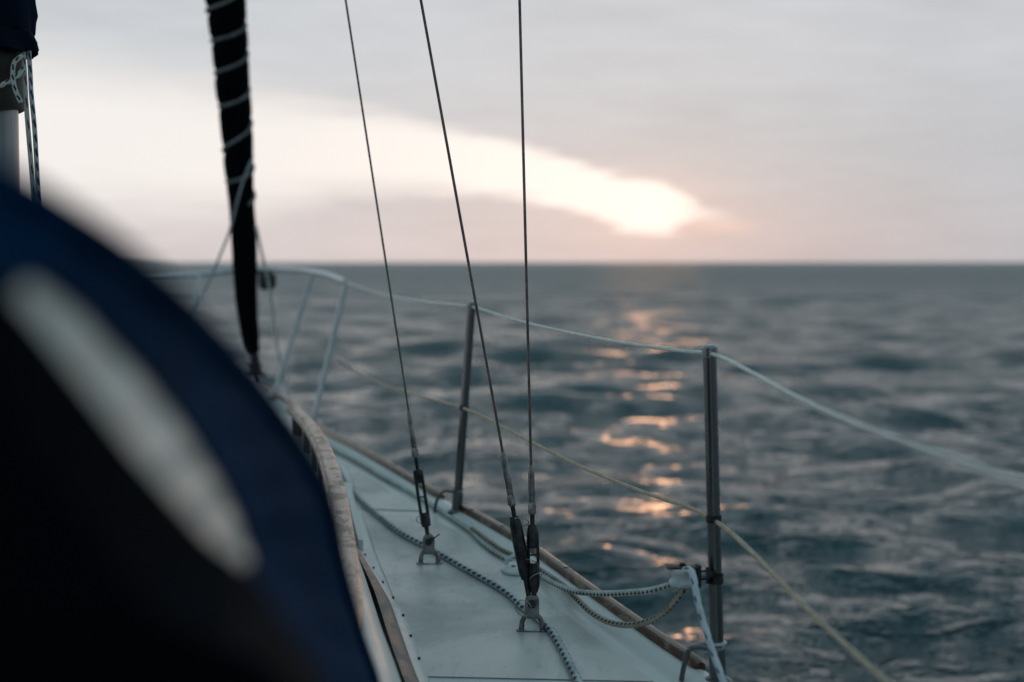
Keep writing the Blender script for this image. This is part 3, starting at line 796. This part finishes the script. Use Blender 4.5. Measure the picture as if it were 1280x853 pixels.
rope('tail_line', ptsD, .0060, M['rope_tail'], 'white rope with bright blue dots falling from the block past the near stanchion', 'rope', 'ropes on the side deck')

bk = thing('lead_block', BK - Vector((0, 0, .02)), 'small white rope block on a black bracket clamped to the near stanchion', 'block')
b = MB(); b.lathe(BK - Z * .016, Z, [(-.003, .012), (-.002, .0230), (.004, .0245), (.007, .0225), (.011, .0195), (.016, .0195), (.020, .0220), (.022, .0242), (.027, .0242), (.029, .022)], 28); b.build('sheave', M['plastic'], bk)
b = MB(); b.box(BK + Z * .0150, (.058, .030, .003), None, .001); b.lathe(BK + Z * .016, Z, [(0, .006), (.005, .006), (.006, .004)], 12); b.build('cheek_plate', M['leather'], bk)
xk = S1b.lerp(S1t, (838 - 716) / (838 - 440))
b = MB(); b.box(BK + Vector((.0285, .002, -.001)), (.0085, .024, .040), None, .0015); b.build('bracket', M['black'], bk)
p0 = BK + Vector((.032, .002, .006))
for zz in (0, -.014):
    b = MB(); b.tube([p0 + Z * zz, p0 + Vector((.014, .002, zz * .9))], .0022, 8); b.build('shackle_pin', M['darksteel'], bk)
b = MB(); b.box(BK + Vector((.0455, .006, -.001)), (.006, .014, .030), None, .001); b.build('shackle', M['darksteel'], bk)
b = MB(); b.box(BK + Vector((.0545, .008, .0)), (.013, .010, .012), None, .001); b.build('swivel', M['darksteel'], bk)
b = MB(); ax = (S1t - S1b).normalized(); b.lathe(xk - ax * .010, ax, [(0, .0126), (.001, .0150), (.020, .0150), (.021, .0126)], 20); b.build('clamp', M['darksteel'], bk)

# pad eye the furling lines pass
q = D(645, 714); pe = thing('fairlead', q, 'small white plastic fairlead screwed to the deck where two ropes pass', 'fairlead')
b = MB(); 
rows = []
for h, k in [(0, 1.0), (.005, 1.0), (.011, .86), (.014, .6)]:
    rows.append([q + Vector((.036 * k * math.cos(a) , .060 * k * math.sin(a), .002 + h)) for a in np.linspace(0, 2 * math.pi, 25)[:-1]])
b.grid([r for r in rows], closed=True); b.add(rows[-1], [list(range(24))], None, True); b.build('base', M['plastic'], pe)
b = MB(); b.lathe(q + Vector((-.006, -.022, .0155)), Z, [(0, .004), (.002, .006), (.003, .006)], 12); b.build('screw', M['darksteel'], pe)
b = MB(); b.tube([q + Vector((.002 + .026 * math.cos(a), .012 + .004 * math.cos(a), .012 + .024 * math.sin(a))) for a in np.linspace(0, math.pi, 14)], .0052, 10); b.build('loop', M['plastic'], pe)

# ------------------------------------------------------------------ furled headsail on the forestay
fs_px = [(317, 441, 7.10, 8), (314, 432, 7.09, 10), (312.5, 420, 7.07, 11.5), (310, 400, 7.04, 12.5), (307.5, 370, 6.99, 14), (306, 335, 6.93, 15), (305, 300, 6.88, 15.5), (302.5, 260, 6.82, 15.5), (299, 210, 6.74, 17.5), (295, 150, 6.67, 18.5), (290.5, 100, 6.60, 20), (287, 55, 6.54, 21.5), (281, 0, 6.47, 24)]
cl = [P(x, y, Y) for x, y, Y, _ in fs_px]; rd = [r_ * Y / FPX for _, _, Y, r_ in fs_px]
d_ = (cl[-1] - cl[-3]).normalized()
masthead = Vector((-1.12, 3.0, H + 8.6))
cl += [cl[-1].lerp(masthead, k) for k in (.15, .4, .7, .93)]; rd += [.095, .105, .09, .04]
cl2 = resample(spline(cl, 8), .02)
# radii by arc length
L0 = [0]
for a, q in zip(cl, cl[1:]): L0.append(L0[-1] + (q - a).length)
L2 = [0]
for a, q in zip(cl2, cl2[1:]): L2.append(L2[-1] + (q - a).length)
r2_ = np.interp(L2, np.array(L0) * L2[-1] / L0[-1], rd)
PITCHR = .165
PH = lambda l: 2 * math.pi * (l / PITCHR + .13 * math.sin(8.3 * l) + .07 * math.sin(19 * l + 1))
fsl = thing('furled_headsail', cl[0], 'dark furled headsail rolled on the forestay and wound with pale line', 'furled sail')
rows = []; N = 28
for i, p in enumerate(cl2):
    a = cl2[max(i - 1, 0)]; q = cl2[min(i + 1, len(cl2) - 1)]; tn = (q - a).normalized()
    u_ = Vector((1, 0, 0)); u_ = (u_ - tn * u_.dot(tn)).normalized(); v_ = tn.cross(u_)
    amp = .07 * min(1, max(0, (L2[i] - .75) / .3))
    row = []
    for k in range(N):
        an = 2 * math.pi * k / N
        dph = (an - PH(L2[i]) + math.pi) % (2 * math.pi) - math.pi
        f = 1 + amp * (1 - 2.2 * math.exp(-(dph / .9) ** 2)) + .02 * math.sin(3 * an + 4 * L2[i]) + .022 * math.sin(2 * an - 9 * L2[i]) + .014 * math.sin(7 * an + 11 * L2[i]) + .012 * math.sin(11 * an - 17 * L2[i])
        row.append(p + (u_ * math.cos(an) + v_ * math.sin(an)) * (r2_[i] * f))
    rows.append(row)
b = MB(); b.grid(rows, closed=True); b.add(rows[0], [list(range(N))[::-1]], None, False); b.build('rolled_sail', M['uv_strip'], fsl)
hp = []; step = .012; l = .80
while l < 3.2:
    i = min(int(np.searchsorted(L2, l)), len(cl2) - 2); p = cl2[i]; tn = (cl2[i + 1] - cl2[i - 1]).normalized()
    u_ = Vector((1, 0, 0)); u_ = (u_ - tn * u_.dot(tn)).normalized(); v_ = tn.cross(u_); an = PH(l)
    hp.append(p + tn * (l - L2[i]) + (u_ * math.cos(an) + v_ * math.sin(an)) * (r2_[i] * .96 + .004)); l += step
b = MB(); b.tube(hp, .0085, 10); b.build('lashing', M['lash'], fsl)
for l0, l1, a0, a1 in ((1.86, 2.10, -2.6, -.4), (1.93, 2.16, -.5, -2.4), (1.80, 1.98, -1.9, -.9)):
    pp = []
    for k in np.linspace(0, 1, 18):
        l = l0 + (l1 - l0) * k; an = a0 + (a1 - a0) * k; i = min(int(np.searchsorted(L2, l)), len(cl2) - 2); p = cl2[i]; tn = (cl2[i + 1] - cl2[i - 1]).normalized()
        u_ = Vector((1, 0, 0)); u_ = (u_ - tn * u_.dot(tn)).normalized(); v_ = tn.cross(u_)
        pp.append(p + tn * (l - L2[i]) + (u_ * math.cos(an) + v_ * math.sin(an)) * (r2_[i] * 1.08 + .004))
    b = MB(); b.tube(pp, .008, 10); b.build('lashing', M['lash'], fsl)
b = MB(); tkn = (cl[1] - cl[0]).normalized(); dn = P(318, 468, 7.14)
b.lathe(dn - Z * .012, Z, [(0, .03), (.004, .055), (.014, .055), (.018, .034), (.05, .030), (.054, .046), (.062, .046), (.066, .026), (.11, .022), (.16, .02)], 22); b.build('tack_drum', M['leather'], fsl)
b = MB(); b.tube([dn - Z * .01, P(322, 485, 7.2), P(330, 505, 7.25)], .010, 10); b.build('tack_link', M['black'], fsl)
rope('jib_sheet', [P(316, 196, 6.80), P(313, 204, 6.66), P(308, 216, 6.62), P(301, 236, 6.61), P(294, 262, 6.64), P(286, 292, 6.66), P(274, 322, 6.64), P(260, 355, 6.6), P(247, 378, 6.5), P(228, 402, 6.35), Vector((-1.72, 5.9, zD(5.9) + .02)), Vector((-1.75, 5.0, zD(5) + .02))], .0060, M['grey_rope'], 'pale grey sheet slanting down to the left from the rolled headsail', 'rope', 'headsail sheets at the bow')

# ------------------------------------------------------------------ mast with leather collar, sail cover and halyards
MY = 2.95; MR = .066; mx = P(22, 200, MY).x - MR
mast = thing('mast', (mx, MY, zD(MY) + ch(MY)), 'pale grey mast at the left edge of the photograph', 'mast')
b = MB(); b.tube([(mx, MY, zD(MY) + .1), (mx, MY, H + 1), (mx, MY, H + 4), (mx, MY, H + 8.8)], MR, 40, squash=1.0); b.build('spar', M['alu'], mast)
zt, zb = P(10, 60, MY).z, P(10, 140, MY).z
rows = []
for k in range(9):
    z = zb + (zt - zb) * k / 8; rr_ = MR + .013 + .002 * math.sin(k * 1.3)
    rows.append([Vector((mx + rr_ * math.cos(a), MY + rr_ * math.sin(a), z + .006 * math.sin(a * 2 + 1) * (k == 0))) for a in np.linspace(0, 2 * math.pi, 41)[:-1]])
rows.insert(0, [Vector((mx + (p.x - mx) * .86, MY + (p.y - MY) * .86, p.z + .002)) for p in rows[0]])
b = MB(); b.grid(rows, closed=True); b.build('leather_collar', M['leather'], mast)
# knotted line round the collar
zk = P(10, 104, MY).z
rk = MR + .020
pts = [Vector((mx + rk * math.cos(a), MY + rk * math.sin(a), zk + .004 * math.sin(3 * a))) for a in np.linspace(R(-35), R(-325), 24)]
kx = P(20, 98, MY - .08); pts = [P(26, 72, MY - .075), P(18, 80, MY - .08), P(17, 96, MY - .082), P(27, 104, MY - .078), P(24, 126, MY - .079), P(17, 112, MY - .082), P(20, 100, MY - .084), P(31, 86, MY - .068)] + []
rope('lashing_line', [P(-40, 106, MY - .075), P(0, 107, MY - .083), P(10, 103, MY - .085), P(20, 97, MY - .082), P(30, 86, MY - .07)] , .0052, M['rope_navy'], 'short knotted line tied round the brown leather collar', 'rope').name = 'lashing_line'
b = MB(); b.tube(resample(spline([P(28, 70, MY - .07), P(18, 78, MY - .082), P(16, 95, MY - .086), P(19, 112, MY - .084), P(26, 128, MY - .075)], 8), .01), .0048, 10)
tag(rebase(b.build('lashing_line', M['rope_navy'])), 'bight of line hanging in a curve down the brown leather collar', 'rope')
# sail cover: mast sleeve and boom sleeve
cvr = thing('sail_cover', (mx, MY, zt), 'navy canvas sail cover wrapped round the mast above the leather collar', 'sail cover')
rows = []
for k, (z, r_) in enumerate([(zt - .010, .100), (zt - .008, .108), (zt + .012, .106), (zt + .03, .100), (zt + .034, .098), (zt + .07, .102), (zt + .14, .096), (zt + .3, .10), (zt + .6, .105), (zt + .95, .10), (zt + 1.1, .085)]):
    rows.append([Vector((mx + (r_ + .004 * math.sin(7 * a + k) + .003 * math.sin(13 * a + 2 * k)) * math.cos(a), MY + (r_ + .004 * math.sin(7 * a + k)) * math.sin(a), z + .004 * math.sin(5 * a + 1) * (k < 3))) for a in np.linspace(0, 2 * math.pi, 73)[:-1]])
b = MB(); b.grid(rows, closed=True); b.build('mast_sleeve', M['cover'], cvr)
rows = []
for k in range(14):
    y = MY - .09 - k * .2; sgz = .20 - .006 * k
    rows.append([Vector((mx + .07 * (MY - y) + (.10 - .002 * k + .006 * math.sin(5 * a + k)) * math.cos(a), y, zt + .30 + (sgz + .008 * math.sin(4 * a + 2 * k)) * math.sin(a))) for a in np.linspace(0, 2 * math.pi, 41)[:-1]])
b = MB(); b.grid(rows, closed=True); b.build('boom_sleeve', M['cover'], cvr)
rope('halyard', [P(27, 20, MY - .0), P(29, 62, MY - .02), P(31, 95, MY - .05), P(33, 134, MY - .06), P(38, 195, MY - .055), P(43, 253, MY - .05), P(62, 440, MY - .03), Vector((P(80, 600, MY).x, MY, zD(MY) + ch(MY) + .05))], .0048, M['rope_red'], 'pale rope with red flecks hanging beside the mast, the left one of the pair', 'rope', 'halyards beside the mast')
rope('halyard', [P(34, 20, MY + .02), P(36, 62, MY - .01), P(38, 95, MY - .03), P(39, 116, MY - .045), P(43, 158, MY - .045), P(48.5, 247, MY - .04), P(68, 440, MY - .02), Vector((P(88, 600, MY).x, MY + .02, zD(MY) + ch(MY) + .05))], .0048, M['rope_blue'], 'pale rope with blue flecks hanging beside the mast, the right one of the pair', 'rope', 'halyards beside the mast')

# ------------------------------------------------------------------ sprayhood close to the camera
sh = thing('sprayhood', (-.55, 1.1, zD(1.1) + ch(1.1)), 'navy canvas sprayhood with a pale vinyl window, close in the foreground', 'sprayhood')
# per row: outline of the hood against the view, upper edge of the window, lower edge of the window, edge of the near-black sheet painted as aft shade (photo position and distance)
rowsP = [((-110, 190, .56), (-75, 300, .52), (-90, 312, .50), (-150, 380, .48)), ((0, 229, .57), (0, 340, .53), (-6, 350, .50), (-60, 420, .48)), ((100, 288, .60), (62, 362, .55), (38, 404, .52), (-20, 470, .49)),
         ((200, 363, .68), (142, 435, .59), (104, 494, .54), (40, 560, .50)), ((300, 466, .86), (212, 513, .64), (160, 570, .56), (100, 640, .51)),
         ((366, 556, 1.06), (264, 588, .69), (214, 632, .59), (150, 710, .52)), ((406, 630, 1.22), (294, 644, .73), (256, 676, .61), (200, 770, .53)), ((425, 716, 1.38), (314, 698, .76), (304, 710, .63), (262, 800, .54)),
         ((447, 795, 1.52), (375, 780, .85), (360, 790, .68), (330, 830, .56)), ((472, 880, 1.64), (425, 880, .95), (410, 890, .74), (390, 920, .58))]
rowsP = [(a, b_, (c_[0] + .14 * (b_[0] - c_[0]), c_[1] + .14 * (b_[1] - c_[1]), c_[2]), d_) for a, b_, c_, d_ in rowsP]
S, W1, W2, F = [[P(*r[c]) for r in rowsP] for c in range(4)]
IN = [p + Vector((-.10 - .02 * k, .16 + .02 * k, -.02)) for k, p in enumerate(S)]     # the hidden forward side, turning inboard
for L_, dy, dz in ((S, .0, 0), (W1, -.04, -.05), (W2, -.06, -.06), (F, -.08, -.09), (IN, .35, -.10)):
    L_.insert(0, Vector((-.50, .56 + dy, H + .12 + dz))); L_.insert(0, Vector((-.93, .55 + dy, H + .17 + dz)))
for L_, zz in ((S, .62), (W1, .66), (W2, .66), (F, .66), (IN, .64)):
    p = L_[-1].copy(); p += Vector((.0, .03, 0)); p.z = H - zz; L_.append(p)
Sc, W1c, W2c, Fc, Ic = [spline(L_, 8) for L_ in (S, W1, W2, F, IN)]
def strip(A, B, n=6, puff=0.0):
    rows = []
    for i, (a, c) in enumerate(zip(A, B)):
        d = Vector((.5, -.5, .7)).normalized()
        rows.append([a.lerp(c, k / n) + d * (puff * math.sin(math.pi * k / n) + .0025 * math.sin(math.pi * k / n) * math.sin(i * .9)) for k in range(n + 1)])
    return rows
i0, i1 = 8 * 3 + 4, 8 * 9            # the window spans these rows
b = MB()
for rows in (strip(Sc, W1c, 10), strip(Ic, Sc, 5), strip(W1c[:i0 + 1], W2c[:i0 + 1], 4), strip(W1c[i1:], W2c[i1:], 4)): b.grid(rows)
for rows in (strip(Sc, W1c, 10), strip(Ic, Sc, 5), strip(W1c, W2c, 4), strip(W2c, Fc, 5)): b.grid([[mirror(p) for p in r] for r in rows])
b.build('canvas', M['navy'], sh)
b = MB(); b.grid(strip(W1c[i0:i1 + 1], W2c[i0:i1 + 1], 8)); win = b.build('window', M['vinyl'], sh)
b = MB(); b.tube([p + Vector((.0005, -.001, .0015)) for p in W1c[i0:i1 + 1]], .0022, 8); b.build('hem', M['cover'], win)
b = MB(); b.grid(strip(W2c, Fc, 5)); b.grid([[f.lerp(mirror(f), k / 8) for k in range(9)] for f in Fc]); b.build('aft_shade_sheet', M['shade_black'], sh)  # shaded aft side of the hood, its darkness painted as a near-black sheet
b = MB(); b.tube(Sc + [mirror(p) for p in Sc[::-1]][1:], .008, 12); b.build('hoop', M['navy'], sh)
